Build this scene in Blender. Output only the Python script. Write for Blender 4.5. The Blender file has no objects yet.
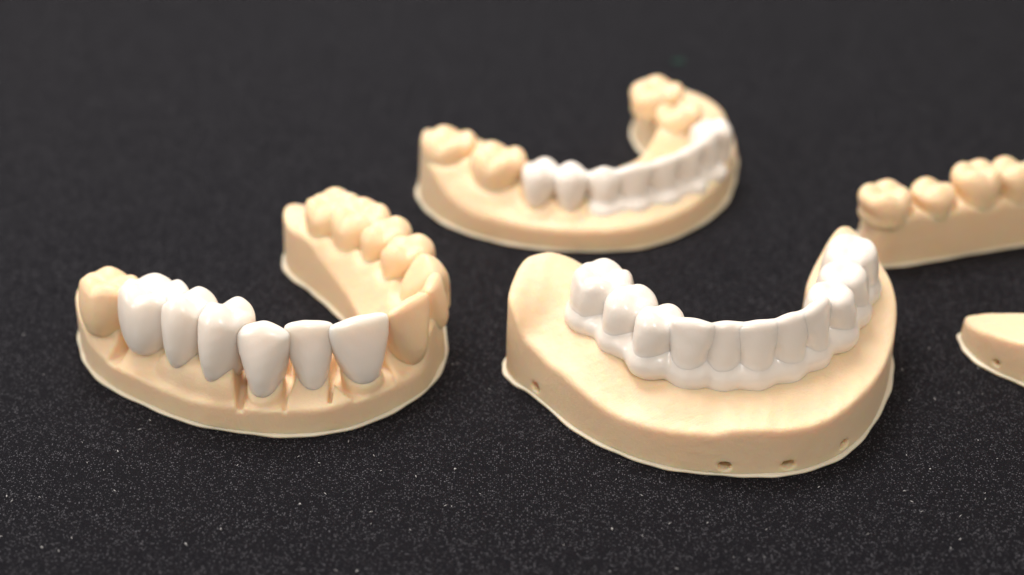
# Dental models on a dark mat.  All shapes are worked out in millimetres; 1 Blender unit = 1 cm.
import bpy, math, random
import numpy as np
from mathutils import Matrix, Vector

S = 0.1
random.seed(4)
rng = np.random.default_rng(7)
scene = bpy.context.scene
COL = scene.collection
scene.unit_settings.system = 'METRIC'
scene.unit_settings.scale_length = 0.01

# ------------------------------------------------------------------ camera geometry
F_PX, PITCH, CAM_H = 1480.0, math.radians(33.0), 144.0
SP, CP = math.sin(PITCH), math.cos(PITCH)

def P(u, v, z=0.0):
    """table position (mm) of the point at height z seen at pixel u, v"""
    a, b = u - 512.0, v - 287.5
    dx, dy, dz = a, F_PX * CP - b * SP, -(F_PX * SP + b * CP)
    k = (z - CAM_H) / dz
    return np.array([dx * k, dy * k])

# ------------------------------------------------------------------ materials
def nodes(m):
    m.use_nodes = True
    nt = m.node_tree
    return nt, nt.nodes, nt.links

def resin(name, c1, c2, rough, sss, radius, scale, bump=0.02, bscale=60.0, coat=0.0, grain=0.0):
    m = bpy.data.materials.new(name)
    nt, N, L = nodes(m)
    b = N['Principled BSDF']
    tc = N.new('ShaderNodeTexCoord')
    n = N.new('ShaderNodeTexNoise'); n.inputs['Scale'].default_value = 1.3
    n.inputs['Detail'].default_value = 5
    L.new(tc.outputs['Object'], n.inputs['Vector'])
    r = N.new('ShaderNodeValToRGB')
    r.color_ramp.elements[0].position = .35; r.color_ramp.elements[1].position = .68
    r.color_ramp.elements[0].color = (*c1, 1); r.color_ramp.elements[1].color = (*c2, 1)
    L.new(n.outputs['Fac'], r.inputs['Fac'])
    L.new(r.outputs['Color'], b.inputs['Base Color'])
    b.inputs['Roughness'].default_value = rough
    b.inputs['Subsurface Weight'].default_value = sss
    b.inputs['Subsurface Radius'].default_value = radius
    b.inputs['Subsurface Scale'].default_value = scale
    b.inputs['IOR'].default_value = 1.5
    b.inputs['Coat Weight'].default_value = coat
    b.inputs['Coat Roughness'].default_value = .15
    n2 = N.new('ShaderNodeTexNoise'); n2.inputs['Scale'].default_value = bscale
    n2.inputs['Detail'].default_value = 4
    L.new(tc.outputs['Object'], n2.inputs['Vector'])
    n3 = N.new('ShaderNodeTexNoise'); n3.inputs['Scale'].default_value = 6
    n3.inputs['Detail'].default_value = 3
    L.new(tc.outputs['Object'], n3.inputs['Vector'])
    mx = N.new('ShaderNodeMath'); mx.operation = 'MULTIPLY_ADD'
    L.new(n3.outputs['Fac'], mx.inputs[0]); mx.inputs[1].default_value = 2.5
    L.new(n2.outputs['Fac'], mx.inputs[2])
    h = mx.outputs[0]
    if grain:                                   # faint layer lines of the print
        sx = N.new('ShaderNodeSeparateXYZ'); L.new(tc.outputs['Object'], sx.inputs[0])
        w = N.new('ShaderNodeMath'); w.operation = 'MULTIPLY'; w.inputs[1].default_value = 600
        L.new(sx.outputs['Z'], w.inputs[0])
        s = N.new('ShaderNodeMath'); s.operation = 'SINE'; L.new(w.outputs[0], s.inputs[0])
        a = N.new('ShaderNodeMath'); a.operation = 'MULTIPLY_ADD'; a.inputs[1].default_value = grain
        L.new(s.outputs[0], a.inputs[0]); L.new(h, a.inputs[2]); h = a.outputs[0]
    bp = N.new('ShaderNodeBump'); bp.inputs['Strength'].default_value = 1.0
    bp.inputs['Distance'].default_value = bump
    L.new(h, bp.inputs['Height'])
    L.new(bp.outputs[0], b.inputs['Normal'])
    return m

M_CREAM = resin('cream_resin', (.90, .655, .415), (.90, .68, .445), .5, .8, (1.0, .42, .16), .17,
                bump=.0055, bscale=22, grain=.10)
M_TOOTHC = resin('cream_tooth_resin', (.89, .65, .40), (.895, .675, .43), .45, .8, (1.0, .42, .16), .17,
                 bump=.003, bscale=25)
M_PLATE = resin('pale_plate_resin', (.80, .64, .47), (.84, .69, .53), .4, .6, (1.0, .6, .35), .12,
                bump=.002, bscale=30)
M_BRIDGE = resin('white_bridge_resin', (.90, .805, .715), (.91, .83, .745), .28, .6, (1.0, .84, .70), .09,
                 bump=.0018, bscale=20, coat=.22)
M_WHITE = resin('white_resin', (.90, .80, .705), (.91, .825, .74), .30, 1.0, (1.0, .90, .80), .24,
                bump=.0018, bscale=20, coat=.22)

def mat_material():
    m = bpy.data.materials.new('black_grained_mat')
    nt, N, L = nodes(m)
    b = N['Principled BSDF']
    tc = N.new('ShaderNodeTexCoord')
    base = N.new('ShaderNodeTexNoise'); base.inputs['Scale'].default_value = 60
    base.inputs['Detail'].default_value = 3; base.inputs['Roughness'].default_value = .7
    L.new(tc.outputs['Object'], base.inputs['Vector'])
    r = N.new('ShaderNodeValToRGB')
    r.color_ramp.elements[0].position = .38; r.color_ramp.elements[0].color = (.002, .0019, .0032, 1)
    r.color_ramp.elements[1].position = .72; r.color_ramp.elements[1].color = (.0145, .0137, .019, 1)
    L.new(base.outputs['Fac'], r.inputs['Fac'])
    # pale mineral flecks
    def flecks(scale, lo, hi):
        v = N.new('ShaderNodeTexVoronoi'); v.inputs['Scale'].default_value = scale
        v.inputs['Randomness'].default_value = 1
        L.new(tc.outputs['Object'], v.inputs['Vector'])
        sep = N.new('ShaderNodeSeparateColor'); L.new(v.outputs['Color'], sep.inputs[0])
        pick = N.new('ShaderNodeMapRange'); pick.inputs['From Min'].default_value = lo
        pick.inputs['From Max'].default_value = 1.0; pick.clamp = True
        L.new(sep.outputs[0], pick.inputs['Value'])
        d = N.new('ShaderNodeMapRange'); d.inputs['From Min'].default_value = hi
        d.inputs['From Max'].default_value = hi * .4
        L.new(v.outputs['Distance'], d.inputs['Value'])
        k = N.new('ShaderNodeMath'); k.operation = 'MULTIPLY'
        L.new(pick.outputs[0], k.inputs[0]); L.new(d.outputs[0], k.inputs[1])
        return k.outputs[0]
    f1 = flecks(35, .42, .45); f2 = flecks(14, .88, .22)
    mx = N.new('ShaderNodeMath'); mx.operation = 'MAXIMUM'
    L.new(f1, mx.inputs[0]); L.new(f2, mx.inputs[1])
    mix = N.new('ShaderNodeMix'); mix.data_type = 'RGBA'
    L.new(mx.outputs[0], mix.inputs['Factor'])
    L.new(r.outputs['Color'], mix.inputs['A'])
    mix.inputs['B'].default_value = (.155, .15, .165, 1)
    L.new(mix.outputs['Result'], b.inputs['Base Color'])
    b.inputs['Roughness'].default_value = .62
    b.inputs['Specular IOR Level'].default_value = .10
    bp = N.new('ShaderNodeBump'); bp.inputs['Strength'].default_value = .9
    bp.inputs['Distance'].default_value = .03
    L.new(base.outputs['Fac'], bp.inputs['Height'])
    L.new(bp.outputs[0], b.inputs['Normal'])
    return m
M_MAT = mat_material()

def plain(name, col, rough=.8):
    m = bpy.data.materials.new(name)
    nt, N, L = nodes(m)
    b = N['Principled BSDF']
    n = N.new('ShaderNodeTexNoise'); n.inputs['Scale'].default_value = 30
    r = N.new('ShaderNodeValToRGB')
    r.color_ramp.elements[0].color = (*[c * .7 for c in col], 1); r.color_ramp.elements[1].color = (*col, 1)
    L.new(n.outputs['Fac'], r.inputs['Fac']); L.new(r.outputs['Color'], b.inputs['Base Color'])
    b.inputs['Roughness'].default_value = rough
    return m

# ------------------------------------------------------------------ implicit surfaces -> meshes
def smin(a, b, k):
    h = np.maximum(k - np.abs(a - b), 0) / k
    return np.minimum(a, b) - h * h * k * .25
def smax(a, b, k):
    return -smin(-a, -b, k)

def surface_nets(F, org, h):
    """F[x,y,z] < 0 inside.  Returns vertices (mm), quads."""
    nx, ny, nz = F.shape
    ins = F < 0
    c = [(0,0,0),(1,0,0),(0,1,0),(1,1,0),(0,0,1),(1,0,1),(0,1,1),(1,1,1)]
    def cor(A, o): return A[o[0]:nx-1+o[0], o[1]:ny-1+o[1], o[2]:nz-1+o[2]]
    cnt = sum(cor(ins, o).astype(np.int8) for o in c)
    act = (cnt > 0) & (cnt < 8)
    idx = np.full(act.shape, -1, np.int64)
    I = np.argwhere(act)
    idx[act] = np.arange(len(I))
    vals = [cor(F, o)[act] for o in c]
    acc = np.zeros((len(I), 3)); n = np.zeros(len(I))
    for i in range(8):
        for j in range(i+1, 8):
            d = [c[j][k]-c[i][k] for k in range(3)]
            if sum(abs(q) for q in d) != 1: continue
            a, b = vals[i], vals[j]
            m = (a < 0) != (b < 0)
            t = np.where(m, a/np.where(m, a-b, 1), 0)
            for k in range(3):
                acc[:, k] += np.where(m, c[i][k] + t*d[k], 0)
            n += m
    V = org + (I + acc/n[:, None])*h
    Q = []
    for ax in range(3):
        o = [0,0,0]; o[ax] = 1
        sl0 = [slice(1, s-1) for s in F.shape]; sl1 = [slice(1, s-1) for s in F.shape]
        sl0[ax] = slice(0, F.shape[ax]-1); sl1[ax] = slice(1, F.shape[ax])
        A, B = ins[tuple(sl0)], ins[tuple(sl1)]
        off = np.array([0 if k == ax else 1 for k in range(3)])
        b1, b2 = (ax+1) % 3, (ax+2) % 3
        for flip, msk in ((0, A & ~B), (1, ~A & B)):
            E = np.argwhere(msk) + off
            if not len(E): continue
            e1 = np.zeros(3, int); e1[b1] = 1; e2 = np.zeros(3, int); e2[b2] = 1
            q = np.stack([idx[tuple((E-e1-e2).T)], idx[tuple((E-e2).T)], idx[tuple(E.T)], idx[tuple((E-e1).T)]], 1)
            if flip: q = q[:, ::-1]
            Q.append(q)
    return V, np.concatenate(Q)

def relax(V, Q, it=2, lam=.5):
    e = np.concatenate([Q[:, [0,1]], Q[:, [1,2]], Q[:, [2,3]], Q[:, [3,0]]])
    for k in range(it):
        for l in (lam, -lam*1.04):
            s = np.zeros_like(V); n = np.zeros(len(V))
            np.add.at(s, e[:,0], V[e[:,1]]); np.add.at(s, e[:,1], V[e[:,0]])
            np.add.at(n, e[:,0], 1); np.add.at(n, e[:,1], 1)
            V = V + l*(s/n[:,None] - V)
    return V

def link_mesh(name, V, Q, mat, parent=None, M=None):
    me = bpy.data.meshes.new(name)
    V = np.asarray(V)*S
    me.vertices.add(len(V)); me.vertices.foreach_set('co', V.ravel())
    if isinstance(Q, np.ndarray):
        me.loops.add(Q.size); me.loops.foreach_set('vertex_index', Q.ravel().astype(np.int32))
        me.polygons.add(len(Q))
        me.polygons.foreach_set('loop_start', np.arange(0, Q.size, 4, dtype=np.int32))
        me.update(calc_edges=True)
    else:
        me = bpy.data.meshes.new(name); me.from_pydata([tuple(v) for v in V], [], Q)
    me.polygons.foreach_set('use_smooth', np.ones(len(me.polygons), bool))
    me.materials.append(mat)
    me.validate()
    o = bpy.data.objects.new(name, me); COL.objects.link(o)
    M = M or Matrix.Identity(4)
    if parent is not None:
        o.parent = parent
        M = Matrix.Translation(-Vector(parent.location)) @ M
    o.matrix_basis = M
    return o

def tag(o, label=None, cat=None, group=None, kind=None):
    for k, v in (('label', label), ('category', cat), ('group', group), ('kind', kind)):
        if v: o[k] = v
    return o

def empty(name, xy, **kw):
    o = bpy.data.objects.new(name, None); COL.objects.link(o)
    o.empty_display_size = .5
    o.location = (xy[0]*S, xy[1]*S, 0)
    return tag(o, **kw)

# ------------------------------------------------------------------ curves
def catmull(pts, closed=False, n=14):
    p = np.array(pts, float); N = len(p); out = []
    rngi = range(N) if closed else range(N-1)
    for i in rngi:
        if closed: a, b, c, d = p[(i-1) % N], p[i], p[(i+1) % N], p[(i+2) % N]
        else: a, b, c, d = p[max(i-1, 0)], p[i], p[i+1], p[min(i+2, N-1)]
        for k in range(n):
            t = k/n
            out.append(.5*((2*b) + (c-a)*t + (2*a-5*b+4*c-d)*t*t + (3*b-a-3*c+d)*t**3))
    if not closed: out.append(p[-1])
    return np.array(out)

def poly_sdf(X, Y, poly):
    px, py = X.ravel(), Y.ravel()
    d = np.full(px.shape, 1e9); inside = np.zeros(px.shape, bool)
    for i in range(len(poly)):
        a, b = poly[i], poly[(i+1) % len(poly)]
        ex, ey = b - a
        wx, wy = px-a[0], py-a[1]
        t = np.clip((wx*ex+wy*ey)/(ex*ex+ey*ey+1e-12), 0, 1)
        d = np.minimum(d, (wx-ex*t)**2+(wy-ey*t)**2)
        c = (a[1] > py) != (b[1] > py)
        if ey != 0:
            inside ^= c & (px < a[0] + ex*(py-a[1])/ey)
    d = np.sqrt(d); d[inside] *= -1
    return d.reshape(X.shape)

def arch_map(X, Y, line):
    """nearest arch sample index, arc length and signed offset (outer side > 0)"""
    best = np.full(X.shape, 1e9); idx = np.zeros(X.shape, int)
    for i, p in enumerate(line):
        d = (X-p[0])**2+(Y-p[1])**2
        m = d < best; best[m] = d[m]; idx[m] = i
    tan = np.gradient(line, axis=0); tan /= np.linalg.norm(tan, axis=1)[:, None]
    T = tan[idx]
    rx, ry = X-line[idx, 0], Y-line[idx, 1]
    s = rx*T[..., 1] - ry*T[..., 0]            # right hand side of the travel direction
    L = np.concatenate([[0], np.cumsum(np.linalg.norm(np.diff(line, axis=0), axis=1))])
    along = L[idx] + rx*T[..., 0] + ry*T[..., 1]
    return idx, along, s

def blur2(A, r, passes=3):
    for _ in range(passes):
        for ax in (0, 1):
            P_ = np.pad(A, [(r, r) if k == ax else (0, 0) for k in (0, 1)], mode='edge')
            c = np.cumsum(P_, axis=ax)
            c = np.concatenate([np.zeros_like(np.take(c, [0], axis=ax)), c], axis=ax)
            n = A.shape[ax]
            A = (np.take(c, range(2*r+1, 2*r+1+n), axis=ax) - np.take(c, range(0, n), axis=ax))/(2*r+1)
    return A

def wob(x, y, z, sc, seed):
    r = np.random.default_rng(seed); o = 0
    for k in range(6):
        f = r.normal(size=3); f /= np.linalg.norm(f); ph = r.uniform(0, 6.28)
        w = (1+.9*k)/sc*3
        o = o + np.sin((x*f[0]+y*f[1]+z*f[2])*w+ph)/(1+.8*k)
    return o/2.2

# ------------------------------------------------------------------ teeth
TH = [0, .1, .3, .5, .75, .9, 1]
PROF = {   # half width, labial and lingual surface as fractions along the height
 'incisor':  ([.20,.50,.74,.88,.99,1.0,.97], [.26,.40,.50,.49,.42,.36,.31], [-.20,-.36,-.42,-.32,-.09,.00,.04]),
 'canine':   ([.20,.46,.72,.89,1.0,.95,.82], [.26,.42,.52,.52,.43,.33,.24], [-.20,-.36,-.44,-.38,-.18,-.06,.00]),
 'premolar': ([.24,.50,.76,.92,1.0,.96,.86], [.24,.38,.50,.52,.47,.40,.32], [-.24,-.38,-.50,-.52,-.48,-.42,-.34]),
 'molar':    ([.36,.62,.84,.96,1.0,.96,.88], [.26,.42,.52,.53,.48,.42,.35], [-.26,-.42,-.52,-.53,-.49,-.43,-.36]),
}
CAPW = {'incisor': [.18,.44,.69,.85,.97,.98,.91], 'canine': [.24,.48,.69,.85,.99,.97,.80],
        'premolar': [.22,.46,.68,.85,.99,.97,.84], 'molar': [.26,.50,.76,.92,1.0,.97,.88]}
def cubic(h, ys):
    xs = np.array(TH); ys = np.array(ys, float)
    m = np.gradient(ys, xs)
    h = np.clip(h, 0, 1)
    i = np.clip(np.searchsorted(xs, h, side='right')-1, 0, len(xs)-2)
    dx = xs[i+1]-xs[i]; t = (h-xs[i])/dx
    return ((2*t**3-3*t**2+1)*ys[i] + (t**3-2*t**2+t)*dx*m[i] + (-2*t**3+3*t**2)*ys[i+1] + (t**3-t**2)*dx*m[i+1])

def occlusal(kind, x, y, W, D, H, r):
    def cones(cs, k, power=1.25):
        o = None
        for cx, cy, hz, sl in cs:
            dd = np.sqrt((x-cx*W)**2+(y-cy*D)**2+.7)-.5
            c = H+hz - sl*dd**power
            o = c if o is None else smax(o, c, k)
        return o
    j = lambda a: a + r.uniform(-.045, .045)
    if kind == 'incisor':
        u = x/(W/2)
        return H - .28*np.abs(u)**3.2 - .12*u*np.sign(r.uniform(-1, 1)) + .05*np.cos(u*5.4+r.uniform(-.5, .5)) - .25*(y-.2*D)**2
    if kind == 'canine':
        return H - .42*(np.sqrt((x+.03*W)**2+.5)-.7) - .30*np.abs(y-.13*D)**1.4
    if kind == 'premolar':
        return cones([(0, j(.22), 0, .55), (j(.02), j(-.26), -.3, .55), (.32, 0, -.9, .5), (-.32, 0, -.9, .5)], .55)
    return cones([(j(-.25), j(.24), -.1, .52), (j(.20), j(.25), 0, .52), (j(-.24), j(-.25), -.1, .52),
                  (j(.22), j(-.24), -.15, .52), (.38, .02, -.7, .55), (-.38, 0, -.9, .55)], .55)

def tooth_field(kind, W, D, H, x, y, z, seed, sunk=False, minw=0.0, style=None):
    r = np.random.default_rng(seed)
    wa, wl, wg = PROF[kind]
    if style == 'cap': wa = CAPW[kind]
    h = z/H
    if sunk: h = np.maximum(h, .33)
    a = np.maximum(cubic(h, wa), minw)*W/2
    hy = np.maximum(h, .42) if style == 'fused' else h
    yl = cubic(hy, wl)*D; yg = cubic(hy, wg)*D
    b = (yl-yg)/2; yc = (yl+yg)/2
    n = {'incisor': 2.4, 'canine': 2.2, 'premolar': 2.05, 'molar': 2.25}[kind]
    if style == 'fused': n = 2.8
    u = x/a; q = (y-yc)/b
    # buccal developmental grooves
    gro = (.035 if kind in ('incisor', 'canine') else .012)*np.cos(x/W*2*math.pi*(1.5 if kind in ('incisor', 'canine') else 1.6)) * (y > yc)
    if kind == 'molar': gro = gro - .035*np.exp(-((x)/(.09*W))**2)*np.clip(h*1.4-.3, 0, 1)
    rr = (np.abs(u)**n + np.abs(q)**n + 1e-9)**(1/n)
    side = (rr-1-gro)*np.minimum(a, b)
    top = occlusal(kind, x, y, W, D, H, r)
    if style == 'flat': top = H-.9+(top-(H-.9))*.55
    if style == 'cap' and kind == 'premolar': top = H-.4+(top-(H-.4))*1.3
    f = smax(side, (z-top)*.85, (.6 if style == 'cap' else .9) if kind != 'incisor' else .6)
    f = smax(f, (-z if not sunk else -z-.5), 1.1)
    return f + .05*wob(x, y, z, 4.0, seed)

TOOTH_CACHE = {}
def tooth_mesh(kind, W, D, H, seed, sunk=False, step=.22, minw=0.0, style=None):
    z0 = -3.3 if sunk else -.8
    xs = np.arange(-W/2-.8, W/2+.8+step, step); ys = np.arange(-D*.58-.8, D*.58+.8+step, step)
    zs = np.arange(z0, H+1.0+step, step)
    X, Y, Z = np.meshgrid(xs, ys, zs, indexing='ij')
    F = tooth_field(kind, W, D, H, X, Y, Z, seed, sunk, minw, style)
    V, Q = surface_nets(F, np.array([xs[0], ys[0], zs[0]]), step)
    return relax(V, Q, 2), Q

class Tooth:
    def __init__(s, kind, u, v, z, W, D, H, tilt=0, yaw=0, **kw):
        s.kind, s.W, s.D, s.H, s.tilt, s.yaw = kind, W, D, H, math.radians(tilt), math.radians(yaw)
        s.top = np.array([*P(u, v, z), z]); s.kw = kw
def orient(teeth, pre=None, post=None):
    pts = [t.top[:2] for t in teeth]
    ext = [pre if pre is not None else 2*pts[0]-pts[1]] + pts + [post if post is not None else 2*pts[-1]-pts[-2]]
    for i, t in enumerate(teeth):
        d = (ext[i+2]-ext[i]); d /= np.linalg.norm(d)
        d2 = (ext[i+2]-ext[i+1]); d1 = (ext[i+1]-ext[i])
        out = np.array([d[1], -d[0]])                 # right of travel = outer side
        c, s_ = math.cos(t.yaw), math.sin(t.yaw)
        d = np.array([c*d[0]-s_*d[1], s_*d[0]+c*d[1]]); out = np.array([d[1], -d[0]])
        # local x = -tangent so that (x, y=out, z) is right handed
        X = Vector((-d[0], -d[1], 0)); Y = Vector((out[0], out[1], 0)); Z = Vector((0, 0, 1))
        R = Matrix((X, Y, Z)).transposed()
        R = R @ Matrix.Rotation(-t.tilt, 3, 'X')
        wl, wg = PROF[t.kind][1][-1], PROF[t.kind][2][-1]
        loc = Vector(t.top) - R @ Vector((0, (wl+wg)/2*t.D, t.H))
        t.R, t.loc = R, loc
        t.M = Matrix.Translation(loc*S) @ R.to_4x4()
        t.Ri = np.array(R.transposed())
    return teeth
def local(t, X, Y, Z):
    dx, dy, dz = X-t.loc[0], Y-t.loc[1], Z-t.loc[2]
    R = t.Ri
    return (R[0,0]*dx+R[0,1]*dy+R[0,2]*dz, R[1,0]*dx+R[1,1]*dy+R[1,2]*dz, R[2,0]*dx+R[2,1]*dy+R[2,2]*dz)

SEED = [100]
def add_tooth(t, mat, parent=None, name='tooth', sunk=False, step=.22):
    SEED[0] += 1
    V, Q = tooth_mesh(t.kind, t.W, t.D, t.H, SEED[0], sunk, step, t.kw.get('minw', 0), t.kw.get('style'))
    return link_mesh(name, V, Q, mat, parent, t.M)

# ------------------------------------------------------------------ model bases
def model_base(root, poly_px, ctrl, stops, step=.36, edge=.9, stumps=(), sunk=(), slots=(), holes=(),
               seed=1, rough=.12, draft=.05, zmax=20, extra=None, plate=.5):
    """poly_px: outline on the table; ctrl: [(xy, heights at the lateral stops)] along the arch"""
    poly = catmull([P(u, v) for u, v in poly_px], True, 10)
    line = catmull([np.concatenate([c[0], c[1]]) for c in ctrl], False, 24)
    Ht, ln = line[:, 2:], line[:, :2]
    x0, y0 = poly.min(0)-2; x1, y1 = poly.max(0)+2
    xs = np.arange(x0, x1, step); ys = np.arange(y0, y1, step); zs = np.arange(-.6, zmax, step)
    X, Y = np.meshgrid(xs, ys, indexing='ij')
    d2 = poly_sdf(X, Y, poly)
    idx, along, s = arch_map(X, Y, ln)
    top = np.zeros_like(X)
    st = np.array(stops)
    hh = Ht[idx]
    sc = np.clip(s, st[0], st[-1])
    for k in range(len(st)-1):
        m = (sc >= st[k]) & (sc <= st[k+1])
        t = (sc-st[k])/(st[k+1]-st[k])
        top = np.where(m, hh[..., k]*(1-t)+hh[..., k+1]*t, top)
    top = blur2(top, 2, 3)
    for t in sunk:                                # raised gum collars round the cast teeth
        gx, gy = t.loc[0], t.loc[1]
        lx = -(X-gx)*t.R.col[0][0]*-1 + (Y-gy)*t.R.col[0][1]
        ly = (X-gx)*t.R.col[1][0] + (Y-gy)*t.R.col[1][1]
        e = np.sqrt((lx/(t.W*.56))**2+(ly/(t.D*.60))**2)
        top = top + .55*np.exp(-((e-1.08)/.22)**2)
    top = top + rough*wob(X, Y, 0*X, 7.0, seed) + rough*.35*wob(X, Y, 0*X, 2.2, seed+5)
    X3, Y3, Z3 = np.meshgrid(xs, ys, zs, indexing='ij')
    d3 = d2[:, :, None] + draft*Z3 + .05*wob(X3, Y3, Z3, 9, seed+9)
    F = smax(d3, (Z3-top[:, :, None])*.85, edge)
    for t in stumps:
        lx, ly, lz = local(t, X3, Y3, Z3)
        k = t.kw.get('stump', .66)
        r = np.sqrt((lx/(t.W/2*k))**2+((ly)/(t.D/2*k))**2)
        tap = np.clip(1.12-.055*np.maximum(lz, -1), .3, 1.2)
        f = (r-tap)*min(t.W, t.D)/2*k
        f = smax(f, lz-(t.H-3.0), 1.0)
        F = smin(F, f, 1.3)
    if extra is not None: F = extra(F, X3, Y3, Z3, along[:, :, None], s[:, :, None])
    for (pa, w, zc, smn, *dr) in slots:           # saw cuts between the dies
        if dr:                                    # cut along a given direction
            a = math.radians(dr[0]); off = (X-pa[0])*math.cos(a)-(Y-pa[1])*math.sin(a)
            b = np.maximum(np.abs(off)[:, :, None]-w/2*(.5+.09*(Z3-zc)), zc-Z3)
            b = np.maximum(b, (np.hypot(X-pa[0], Y-pa[1])-8.5)[:, :, None])
            F = smax(F, -b, .35)
            continue
        k = np.argmin(((ln-pa)**2).sum(1))
        L = np.concatenate([[0], np.cumsum(np.linalg.norm(np.diff(ln, axis=0), axis=1))])[k]
        b = np.maximum(np.abs(along-L)[:, :, None]-w/2*(.65+.08*(Z3-zc)), zc-Z3)
        b = np.maximum(b, (smn-s)[:, :, None])
        F = smax(F, -b, .35)
    for (u, v, zz, *hs) in holes:                      # drain holes through the wall
        c = P(u, v, zz)
        k = np.argmin(((poly-c)**2).sum(1)); tg = poly[(k+1) % len(poly)]-poly[k-1]; tg /= np.linalg.norm(tg)
        c = poly[k]
        a = (X3-c[0])*tg[0]+(Y3-c[1])*tg[1]; n = (X3-c[0])*tg[1]-(Y3-c[1])*tg[0]
        q = hs[0] if hs else 1.0
        e = np.sqrt((a/1.05/q)**2+(n/4.5/q)**2+((Z3-zz)/.80/q)**2)-1
        F = smax(F, -e*.8, .2)
    F = smax(F, .15-Z3, .25)
    V, Q = surface_nets(F, np.array([xs[0], ys[0], zs[0]]), step)
    V = relax(V, Q, 2)
    rl = np.array([root.location[0]/S, root.location[1]/S, 0])
    link_mesh('model_base', V-rl, Q, M_CREAM, root, Matrix.Translation(root.location))
    # thin first print layers squashed out round the foot
    pl = poly
    tg = np.roll(pl, -1, 0)-np.roll(pl, 1, 0); tg /= np.linalg.norm(tg, axis=1)[:, None]
    area = .5*np.sum(pl[:, 0]*np.roll(pl[:, 1], -1)-np.roll(pl[:, 0], -1)*pl[:, 1])
    nrm = np.stack([tg[:, 1], -tg[:, 0]], 1)*np.sign(area)
    k = np.arange(len(pl))
    off = plate + .22*np.sin(k*.11+seed)*np.sin(k*.047+seed)+.12*np.sin(k*.31+seed)+.07*np.sin(k*.83+2*seed)
    rings = []
    for o_, z in ((-.25, .03), (0, .10), (0, .34), (-.12, .44), (-.9, .48)):
        r = pl+nrm*(off+o_)[:, None]
        rings.append(np.column_stack([r, np.full(len(r), z)]))
    V = np.concatenate(rings)-rl; n = len(pl); Q = []
    for a in range(len(rings)-1):
        for i in range(n):
            j = (i+1) % n; Q.append((a*n+i, a*n+j, (a+1)*n+j, (a+1)*n+i))
    Q.append(tuple(reversed(range(n)))); Q.append(tuple(range((len(rings)-1)*n, len(rings)*n)))
    if area < 0: Q = [tuple(reversed(q)) for q in Q]
    link_mesh('base_plate', V, Q, M_PLATE, root, Matrix.Translation(root.location))

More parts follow.
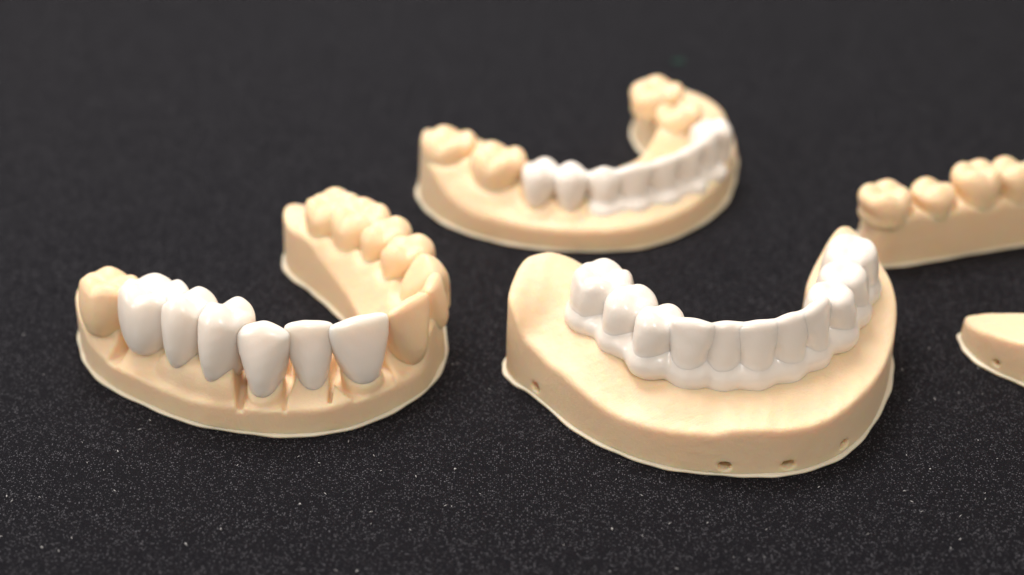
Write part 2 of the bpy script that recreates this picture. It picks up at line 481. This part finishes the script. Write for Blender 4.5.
def build_bridge(root, teeth, gum, mat, zc=1.0, rz=2.6, rw=.60, rd=.60, yo=.3, pap=1.6, step=.26, k=1.1, kt=.8, kg=.7):
    """one fused piece: every tooth and the gum band are cut from one blended field, so they meet without a step"""
    P3 = np.array([list(t.loc) for t in teeth])
    lo = P3.min(0)-9; hi = P3.max(0)+9; lo[2] = P3[:, 2].min()-4.5; hi[2] = max(t.top[2] for t in teeth)+1.5
    ax = [np.arange(lo[i], hi[i], step) for i in range(3)]
    X, Y, Z = np.meshgrid(*ax, indexing='ij')
    BIG = 20.0
    def box(c, r, dz=99):
        r3 = (r, r, dz)
        return tuple(slice(max(0, int((c[i]-r3[i]-lo[i])/step)), max(1, int((c[i]+r3[i]-lo[i])/step)+1)) for i in range(3))
    G = np.full(X.shape, BIG); fields = []
    for t in teeth:
        SEED[0] += 1
        b = box(t.top, 9.0)
        lx, ly, lz = local(t, X[b], Y[b], Z[b])
        f = np.full(X.shape, BIG, np.float32)
        f[b] = tooth_field(t.kind, t.W, t.D, t.H, lx, ly, lz, SEED[0], False, t.kw.get('minw', 0), t.kw.get('style'))
        fields.append((f, b))
        G = smin(G, f, kt)
    g = np.full(X.shape, BIG)
    for t in gum:
        b = box(list(t.loc), 10.5)
        lx, ly, lz = local(t, X[b], Y[b], Z[b])
        w = t.kw.get('gw', 1.0)
        e = np.sqrt((lx/(t.W*rw*w))**2+((ly-t.kw.get('yo', yo))/(t.D*rd))**2+((lz-zc)/rz)**2)
        g[b] = smin(g[b], (e-1)*rz*.9, k)
    for a, c in zip(gum[:-1], gum[1:]):
        m = (np.array(a.loc)+np.array(c.loc))/2
        out = np.array(a.R.col[1])+np.array(c.R.col[1]); out /= np.linalg.norm(out)
        m = m + out*.4 + np.array([0, 0, zc+pap*.55])
        b = box(m, 8)
        D = (a.D+c.D)/2
        dx, dy, dz = X[b]-m[0], Y[b]-m[1], Z[b]-m[2]
        ro = dx*out[0]+dy*out[1]; rt = dx*out[1]-dy*out[0]
        e = np.sqrt((ro/(D*.44))**2+(rt/1.5)**2+(dz/(pap+1.0))**2)
        g[b] = smin(g[b], (e-1)*1.3, 1.3)
    g = g + .07*wob(X, Y, Z, 5, 33)
    G = smin(G, g, kg)
    allf = [f for f, b in fields]+[g]
    m1 = np.full(X.shape, 99.0); m2 = np.full(X.shape, 99.0); who = np.zeros(X.shape, np.int8)
    for i, f in enumerate(allf):
        lt = f < m1
        m2 = np.where(lt, m1, np.minimum(m2, f)); who[lt] = i; m1 = np.where(lt, f, m1)
    rl = np.array([root.location[0]/S, root.location[1]/S, 0])
    for i, f in enumerate(allf):
        own = f - np.where(who == i, m2, m1)
        H = G + np.maximum(own, 0)*.55
        H = smax(H, own-1.1, .3)
        V, Q = surface_nets(H, lo, step)
        # drop stray specks: keep the largest connected piece
        V = relax(V, Q, 1)
        par = np.arange(len(V))
        e = np.concatenate([Q[:, [0, 1]], Q[:, [1, 2]], Q[:, [2, 3]]])
        while True:
            n = par.copy(); np.minimum.at(n, e[:, 0], par[e[:, 1]]); np.minimum.at(n, e[:, 1], par[e[:, 0]]); n = n[n]
            if (n == par).all(): break
            par = n
        main = np.bincount(par).argmax()
        Q = Q[par[Q[:, 0]] == main]
        used, inv = np.unique(Q, return_inverse=True)
        V, Q = V[used], inv.reshape(-1, 4)
        if i < len(fields):
            o = np.array(teeth[i].loc); name = 'tooth'
        else:
            o = rl; name = 'gum_band'
        link_mesh(name, V-o, Q, mat, root, Matrix.Translation(Vector(o)*S))

T = Tooth
# ================================================================== MODEL A (left, with single crowns)
A_teeth = [
 T('molar',    109, 275, 16.2, 9.8, 9.8,10.4, -6, style='cap'),
 T('molar',    153, 282, 18.2,11.2,10.8,12.0, -6, style='cap'),
 T('premolar', 190, 290, 18.9, 8.0,10.4,13.0, -10, style='cap'),
 T('premolar', 227, 300, 19.0, 8.0,10.4,14.0, -10, style='cap'),
 T('canine',   262, 321, 17.6, 8.5, 8.6,13.4, -6, style='cap'),
 T('incisor',  308, 321, 16.9, 7.8, 7.4,12.8, -7, style='cap'),
 T('incisor',  358, 317, 16.9, 9.8, 7.6,12.8, -5, 0, style='cap'),
 T('incisor',  408, 300, 16.8, 8.8, 7.4,12.0, -2, style='cap'),
 T('incisor',  432, 279, 15.8, 6.4, 7.2,10.0, 0),
 T('canine',   427, 257, 16.6, 7.6, 8.8,10.0, 0),
 T('premolar', 407, 238, 16.6, 7.6, 9.4, 8.0, 0),
 T('premolar', 385, 221, 16.6, 7.2, 9.4, 7.6, 0),
 T('molar',    360, 206, 16.6, 9.8,10.4, 7.8, 0),
 T('molar',    333, 196, 16.2, 9.6,10.2, 7.4, 0),
]
orient(A_teeth)
A_root = empty('dental_model', P(270, 360), label='leftmost cream dental model, separate white crowns on its near side and bare cream teeth behind',
               cat='dental model', group='cream dental models on the black mat')
A_poly = [(81,335),(86,360),(110,386),(150,407),(200,426),(250,434),(300,436),(350,429),(400,408),(431,384),(443,353),
          (440,322),(420,295),(392,272),(360,254),(325,244),(297,247),(285,258),(291,275),(314,293),(340,316),(358,340),
          (356,360),(330,372),(290,374),(250,368),(215,352),(185,340),(150,326),(118,318),(93,320)]
STA = [-10, -6.5, -4, 0, 3.2, 5.5, 9.5]
hw = [5, 7.5, 8.6, 8.6, 7.4, 5.4, 4.1]          # sawn side
hc = [4.5, 9.5, 10.6, 10.5, 9.2, 6.8, 4.4]    # cast side
hf = [4.5, 7.5, 8.0, 8.0, 6.6, 4.9, 4.0]
hd = [4.5, 9, 10, 10, 8.2, 6.0, 6.4]
A_ctrl = []
tabs = [hw]*4+[hf]*3+[hd]*3+[hc]*4
for t, h in zip(A_teeth, tabs):
    A_ctrl.append((t.top[:2], h))
A_ctrl.insert(0, (2*A_ctrl[0][0]-A_ctrl[1][0], hw))
A_ctrl.append((2*A_ctrl[-1][0]-A_ctrl[-2][0], [5, 9, 10, 10.2, 9, 7, 5]))
def a_extra(F, X, Y, Z, along, s):
    # shallow dish in the moulded gum below the bare cream front tooth
    c = P(412, 378, 5.5)
    e = np.sqrt(((X-c[0])/6.0)**2+((Y-c[1]-1)/4.2)**2+((Z-8.2)/3.4)**2)
    F = smax(F, -(e-1)*3.0, 1.0)
    for grp, ha, ho, hz in (((2, 3), 8.4, 7.6, 9.4), ((0,), 4.6, 4.9, 9.0)):   # raised die blocks
        ts = [A_teeth[i] for i in grp]
        c = sum(t.top[:2] for t in ts)/len(ts)
        ou = np.array(sum((t.R.col[1] for t in ts), Vector((0, 0, 0))).normalized())
        a = (X-c[0])*ou[1]-(Y-c[1])*ou[0]; o_ = (X-c[0])*ou[0]+(Y-c[1])*ou[1]
        e = (np.abs(a/ha)**5+np.abs(o_/(ho-.12*Z))**5+np.abs(Z/hz)**5+1e-9)**.2
        F = smin(F, (e-1)*ho, .5)
    for i in (4, 6):                              # trough round the prepared die
        t = A_teeth[i]
        lx, ly, lz = local(t, X, Y, Z)
        e = np.sqrt((lx/(t.W*.50))**2+((ly-.6)/(t.D*.66))**2)
        F = smax(F, -np.maximum(np.abs(e-.84)*4.2-.62, (4.7-Z)), .5)
    return F
mid = lambda a, b: (A_teeth[a].top[:2]+A_teeth[b].top[:2])/2
model_base(A_root, A_poly, A_ctrl, STA, stumps=A_teeth[:9], sunk=A_teeth[9:], step=.34, edge=.55, extra=a_extra, seed=3, rough=.10,
           slots=[(mid(0, 1), 3.4, 4.6, -9), (P(240, 384, 6)+np.array([0, 4]), 1.9, 3.9, 0, -3), (P(287, 386, 6)+np.array([0, 4]), 1.1, 4.3, 0, 0), (P(334, 380, 6)+np.array([0, 4]), 1.1, 4.5, 0, 2),
                  (mid(1, 2), .5, 8.5, -9)])
add_tooth(A_teeth[0], M_TOOTHC, A_root)
for t in A_teeth[7:9]: add_tooth(t, M_TOOTHC, A_root)
for t in A_teeth[9:]: add_tooth(t, M_TOOTHC, A_root, sunk=True)
crown_lab = [
 ('widest white molar crown, beside the cream molar on the left model', 1),
 ('white premolar crown standing next to the wide molar crown on the left model', 2),
 ('white pointed premolar crown just left of the wide saw slot in the left model', 3),
 ('white long canine crown just right of the wide saw slot in the left model', 4),
 ('narrow white front crown, second from the bare cream teeth of the left model', 5),
 ('broad white front crown touching the bare cream front tooth of the left model', 6)]
for lab, i in crown_lab:
    o = add_tooth(A_teeth[i], M_WHITE, None, name='tooth_cap', step=.19)
    tag(o, lab, 'dental crown', 'white crowns on the sawn dies of the left model')

# ================================================================== MODEL C (front right, full bridge)
C_teeth = [
 T('molar',    603, 268, 20.8, 9.4, 9.8,10.8, 0, gw=1.0, minw=.5),
 T('premolar', 632, 289, 20.6, 7.4, 9.2,10.8, 0, minw=.46),
 T('premolar', 661, 308, 20.4, 6.9, 9.0,11.0, 0, minw=.46),
 T('incisor',  692, 319, 20.6, 6.4, 7.2,12.0, -2, minw=.86, gw=1.1),
 T('incisor',  725, 322, 20.0, 6.0, 6.8,12.0, -4, minw=.93, gw=1.04),
 T('incisor',  758, 321, 20.0, 6.0, 6.8,12.0, -4, minw=.93, gw=1.04),
 T('incisor',  790, 314, 20.1, 6.0, 6.8,12.0, -4, minw=.93, gw=1.04),
 T('incisor',  816, 302, 20.5, 6.2, 7.2,12.0, -2, minw=.86, gw=1.1),
 T('premolar', 833, 285, 20.2, 7.2, 8.0,11.0, 0, minw=.72, style='flat'),
 T('premolar', 845, 264, 20.3, 7.6, 8.2,11.0, 0, minw=.72, style='flat'),
 T('molar',    853, 242, 20.4, 9.6, 8.8,11.0, 0, minw=.72, style='flat'),
]
for t in C_teeth:
    if t.kind in ('incisor', 'canine'): t.kw['style'] = 'fused'
    else: t.kw['yo'] = .5
orient(C_teeth)
C_root = empty('dental_model', P(700, 400), label='tall toothless cream dental model with drain holes under the long white bridge',
               cat='dental model', group='cream dental models on the black mat')
C_poly = [(506,366),(513,381),(535,397),(577,431),(620,454),(664,468),(710,475),(757,476),(800,472),(840,456),(869,429),
          (885,395),(890,364),(885,340),(873,322),(856,307),(838,298),(819,309),(803,327),(797,342),(800,358),(790,378),(760,392),
          (720,396),(680,390),(650,377),(625,358),(603,346),(578,338),(552,335),(522,343)]
STC = [-9, -6, -2.5, 0, 3, 6, 9, 13]
cL0 = [15, 16.5, 17.4, 17.4, 17.0, 16.0, 14.8, 13.4]
cL1 = [12, 14, 15.6, 15.8, 15.2, 13.8, 12.0, 10.6]
cL2 = [9, 11, 12.6, 13.0, 12.6, 11.4, 9.4, 8.0]
cM  = [9, 10.5, 11.2, 11.0, 10.0, 8.9, 7.4, 6.6]
cF  = [9, 10.3, 11.0, 10.8, 9.7, 9.2, 8.7, 8.3]
cR  = [6, 9.8, 11.4, 11.2, 10.0, 9.5, 9.3, 9.2]
cR1 = [9, 12.0, 13.4, 13.4, 12.6, 11.6, 11.0, 10.6]
cR0 = [10, 14.5, 16.4, 15.0, 13, 11.5, 11, 10.5]
C_ctrl = [(P(541, 341), cL0), (P(572, 354), cL1)]
for t, h in zip(C_teeth, [cL2, cL2, cM, cM, cF, cF, cF, cR, cR, cR, cR1]):
    C_ctrl.append((t.top[:2], h))
C_ctrl += [(P(849, 318), cR0), (P(842, 303), cR0)]
model_base(C_root, C_poly, C_ctrl, STC, step=.32, edge=.8, seed=11, rough=.2, draft=.03,
           holes=[(724, 467, 1.7), (788, 463, 1.7), (843, 443, 1.8), (531, 388, 1.9)])
C_bridge = empty('dental_bridge', C_teeth[5].top[:2], label='long white one-piece bridge with thick gum band on the toothless cream model',
                 cat='dental bridge', group='white bridges on the models')
build_bridge(C_bridge, C_teeth, C_teeth, M_BRIDGE, zc=2.7, rz=3.5, rw=.55, rd=.57, yo=.3, pap=1.1, step=.22, k=.55, kt=.6, kg=.5)

# ================================================================== MODEL B (behind, centre)
B_teeth = [
 T('molar',    449, 132, 14.6,10.2,10.0, 7.4),
 T('molar',    498, 148, 14.2,10.4,10.0, 7.8),
 T('premolar', 541, 161, 13.8, 7.0, 8.6, 9.4),
 T('premolar', 571, 165, 13.5, 6.5, 8.2, 9.8),
 T('canine',   604, 167, 13.4, 6.7, 7.6, 9.6, minw=.7),
 T('incisor',  634, 165, 13.5, 6.3, 7.0, 9.4, minw=.86, style='fused'),
 T('incisor',  662, 158, 13.5, 6.4, 7.4, 9.4, minw=.86, style='fused'),
 T('incisor',  687, 148, 13.6, 6.6, 7.6, 9.4, minw=.86, style='fused'),
 T('incisor',  706, 135, 13.8, 6.8, 8.2, 9.4, minw=.88, style='fused'),
 T('premolar', 712, 120, 14.2, 6.8, 8.2, 9.4, minw=.88, style='fused'),
 T('molar',    680, 103, 15.2, 8.6, 9.4, 5.0),
 T('molar',    658,  82, 17.2,10.4,10.4, 6.0),
]
orient(B_teeth)
B_root = empty('dental_model', P(590, 215), label='cream dental model standing farthest back in the middle, white bridge over its front teeth',
               cat='dental model', group='cream dental models on the black mat')
B_poly = [(419,190),(424,207),(448,225),(485,239),(540,249),(600,252),(650,246),(695,228),(724,203),(735,175),(733,155),
          (720,140),(692,124),(660,117),(636,124),(633,140),(645,156),(657,172),(651,178),(630,186),(595,189),(555,184),
          (515,175),(478,164),(445,160),(426,170)]
STB = [-10, -6, -3.5, 0, 3.5, 6.5, 10]
b1 = [4, 7.6, 9.2, 9.6, 9.2, 7.2, 4.2]
b2 = [4, 6.4, 7.2, 7.4, 6.4, 4.9, 3.8]
b3 = [6, 10.5, 12.4, 12.8, 11.8, 9.5, 6.5]
B_ctrl = [(2*B_teeth[0].top[:2]-B_teeth[1].top[:2], [8, 10.6, 11.4, 11.8, 11.6, 10.6, 8.5])]
for t, h in zip(B_teeth, [[6, 9, 10.6, 11, 11, 9.4, 6], b1]+[b2]*8+[b3]*2): B_ctrl.append((t.top[:2], h))
B_ctrl[-1] = (B_ctrl[-1][0], [7, 12, 14, 14.4, 13.8, 11.5, 8])
B_ctrl.append((2*B_teeth[-1].top[:2]-B_teeth[-2].top[:2], [7, 10, 12, 12.8, 12.6, 11, 8]))
def b_extra(F, X, Y, Z, along, s):
    c = P(694, 119, 13)                           # hollow in the stone behind the bridge end
    e = np.sqrt(((X-c[0])/2.2)**2+((Y-c[1])/2.2)**2+((Z-12.4)/1.8)**2)
    return smax(F, -(e-1)*1.8, 1.2)
model_base(B_root, B_poly, B_ctrl, STB, step=.4, sunk=[B_teeth[i] for i in (0, 1, 2, 3, 10, 11)], seed=21, rough=.2, extra=b_extra, draft=.07)
for i in (0, 1, 10, 11): add_tooth(B_teeth[i], M_TOOTHC, B_root, sunk=True, step=.28)
B_bridge = empty('dental_bridge', B_teeth[5].top[:2], label='white bridge with a short gum band seated on the farthest cream model in the middle',
                 cat='dental bridge', group='white bridges on the models')
build_bridge(B_bridge, B_teeth[2:10], B_teeth[4:9], M_BRIDGE, zc=1.7, rz=2.6, rw=.60, rd=.62, yo=1.2, step=.3, pap=.6)

# ================================================================== MODEL D (right, behind)
D_teeth = [
 T('molar',    887, 186, 14.6, 9.4, 8.8, 6.4, 0, 8),
 T('premolar', 935, 181, 14.2, 8.4, 8.2, 6.0),
 T('molar',    979, 165, 15.8, 8.8, 8.6, 7.2),
 T('premolar',1015, 160, 15.8, 8.2, 8.4, 7.2),
 T('canine',  1045, 152, 17.0, 7.6, 8.0, 8.6),
 T('incisor', 1072, 138, 17.0, 6.8, 7.0, 8.6),
 T('incisor', 1090, 120, 17.0, 6.8, 7.0, 8.6),
 T('canine',  1092,  98, 17.0, 7.6, 8.0, 8.6),
]
orient(D_teeth)
D_root = empty('dental_model', P(980, 240), label='bare cream dental model with rounded separate teeth, cut off by the right edge',
               cat='dental model', group='cream dental models on the black mat')
D_poly = [(857,240),(862,258),(880,267),(930,261),(980,253),(1030,244),(1080,232),(1125,210),(1145,175),(1130,150),(1090,150),
          (1070,175),(1040,195),(1000,206),(950,213),(900,218),(868,224)]
STD = [-9, -6, -3.5, 0, 3.5, 6, 9]
dh = [5, 8, 9.3, 9.7, 9.4, 8.6, 6]
D_ctrl = [(P(868, 238), [3, 5, 6, 6, 5, 3, 2.5]), (P(876, 243), [5, 9, 10, 10, 9, 7, 4])]
D_ctrl += [(t.top[:2], dh) for t in D_teeth]
D_ctrl.append((2*D_ctrl[-1][0]-D_ctrl[-2][0], dh))
model_base(D_root, D_poly, D_ctrl, STD, step=.42, sunk=D_teeth, seed=31, rough=.12)
for t in D_teeth: add_tooth(t, M_TOOTHC, D_root, sunk=True, step=.3)

# ================================================================== MODEL E (right edge, in front)
E_root = empty('dental_model', P(1060, 370), label='toothless cream model, only its tapered corner showing at the right edge',
               cat='dental model', group='cream dental models on the black mat')
E_poly = [(960,337),(967,352),(988,369),(1020,384),(1060,398),(1110,408),(1165,405),(1210,385),(1232,350),(1222,318),(1190,302),
          (1160,310),(1155,330),(1140,348),(1110,356),(1070,352),(1035,347),(1000,342),(975,336)]
E_ctrl = [(P(965, 340), [4.4]*5), (P(985, 346), [5.6, 5.8, 5.8, 5.6, 5.2]), (P(1020, 360), [7.2, 7.6, 7.6, 7.2, 6.8]),
          (P(1070, 375), [9, 11, 11, 9, 8]), (P(1130, 380), [9, 11, 11, 10, 9]), (P(1185, 362), [9, 11, 11, 10, 9]), (P(1195, 320), [12, 13, 13, 12, 11])]
model_base(E_root, E_poly, E_ctrl, [-6, -3, 0, 4, 8], step=.36, edge=.7, seed=41, rough=.14, holes=[(990, 366, 1.8, .6)])

# ================================================================== SETTING
bpy.ops.mesh.primitive_plane_add(size=1, location=(0, 40, 0))
mat = bpy.context.object; mat.name = 'table_mat'; mat.scale = (220, 220, 1)
bpy.ops.object.transform_apply(location=True, rotation=False, scale=True)
mat.data.materials.append(M_MAT)
mat['kind'] = 'structure'

# lint and dust lying on the mat
V, Q = [], []
def fibre(x, y, L, r, a):
    n0 = len(V); c, s_ = math.cos(a), math.sin(a)
    bend = random.uniform(-.3, .3)*L
    for i in range(5):
        t = i/4-.5
        cx, cy, cz = x+c*t*L-s_*bend*(t*t), y+s_*t*L+c*bend*(t*t), r+.03+random.uniform(0, r*.6)
        rr = r*(1-.5*abs(2*t))
        for k in range(5):
            an = k*2*math.pi/5
            V.append((cx-s_*rr*math.cos(an), cy+c*rr*math.cos(an), cz+rr*math.sin(an)))
    for i in range(4):
        for k in range(5):
            Q.append((n0+i*5+k, n0+(i+1)*5+k, n0+(i+1)*5+(k+1) % 5, n0+i*5+(k+1) % 5))
    Q.append(tuple(n0+k for k in range(5))); Q.append(tuple(n0+20+k for k in reversed(range(5))))
for (u, v) in [(150, 421), (221, 530), (7, 497), (357, 572), (186, 545), (300, 505), (42, 548), (455, 470), (930, 470), (612, 530), (118, 452), (960, 540)]:
    p = P(u, v); fibre(p[0], p[1], random.uniform(.25, .45), random.uniform(.10, .16), random.uniform(0, 6))
for k in range(90):
    p = P(random.uniform(0, 1024), random.uniform(330, 575)); fibre(p[0], p[1], random.uniform(.2, .6), random.uniform(.04, .07), random.uniform(0, 6))
d = link_mesh('dust', V, Q, plain('pale_lint', (.55, .53, .52)))
tag(d, kind='stuff')
p = P(678, 62)
V, Q = [], []
for k in range(9): fibre(p[0]+random.uniform(-1, 1), p[1]+random.uniform(-1, 1), random.uniform(1.2, 2.6), .16, random.uniform(0, 6))
d = link_mesh('lint_tuft', [(a-p[0], b-p[1], c) for a, b, c in V], Q, plain('dark_green_lint', (.02, .09, .06)), None, Matrix.Translation((p[0]*S, p[1]*S, 0)))
tag(d, 'tiny dark green tuft of lint on the mat behind the farthest model', 'lint')

# ================================================================== CAMERA, LIGHT
cam = bpy.data.cameras.new('camera'); co = bpy.data.objects.new('camera', cam); COL.objects.link(co)
co.location = (0, 0, CAM_H*S); co.rotation_euler = (math.pi/2-PITCH, 0, 0)
cam.sensor_width = 36; cam.lens = F_PX/1024*36
cam.clip_start = .5; cam.clip_end = 1000
cam.dof.use_dof = True; cam.dof.focus_distance = 22.2
APERTURE_CM = .56
cam.dof.aperture_fstop = cam.lens*.001/APERTURE_CM
scene.camera = co

def area(name, loc, target, sx, sy, energy, col):
    l = bpy.data.lights.new(name, 'AREA'); l.shape = 'RECTANGLE'; l.size = sx; l.size_y = sy
    l.energy = energy; l.color = col
    o = bpy.data.objects.new(name, l); COL.objects.link(o)
    o.location = loc
    o.rotation_euler = (Vector(target)-Vector(loc)).to_track_quat('-Z', 'Y').to_euler()
area('softbox_lamp', (-8, 38, 42), (0, 23, 1), 26, 20, 24000, (1, .97, .95))
area('side_lamp', (-42, 10, 26), (0, 22, 1), 14, 14, 6000, (1, .97, .96))
area('front_lamp', (4, -8, 36), (0, 22, 1), 7, 6, 5200, (1, .965, .93))
w = bpy.data.worlds.new('World'); scene.world = w; w.use_nodes = True
w.node_tree.nodes['Background'].inputs[0].default_value = (1, .93, .85, 1)
w.node_tree.nodes['Background'].inputs[1].default_value = .48

scene.view_settings.view_transform = 'Standard'; scene.view_settings.look = 'None'
scene.view_settings.exposure = 0; scene.view_settings.gamma = 1
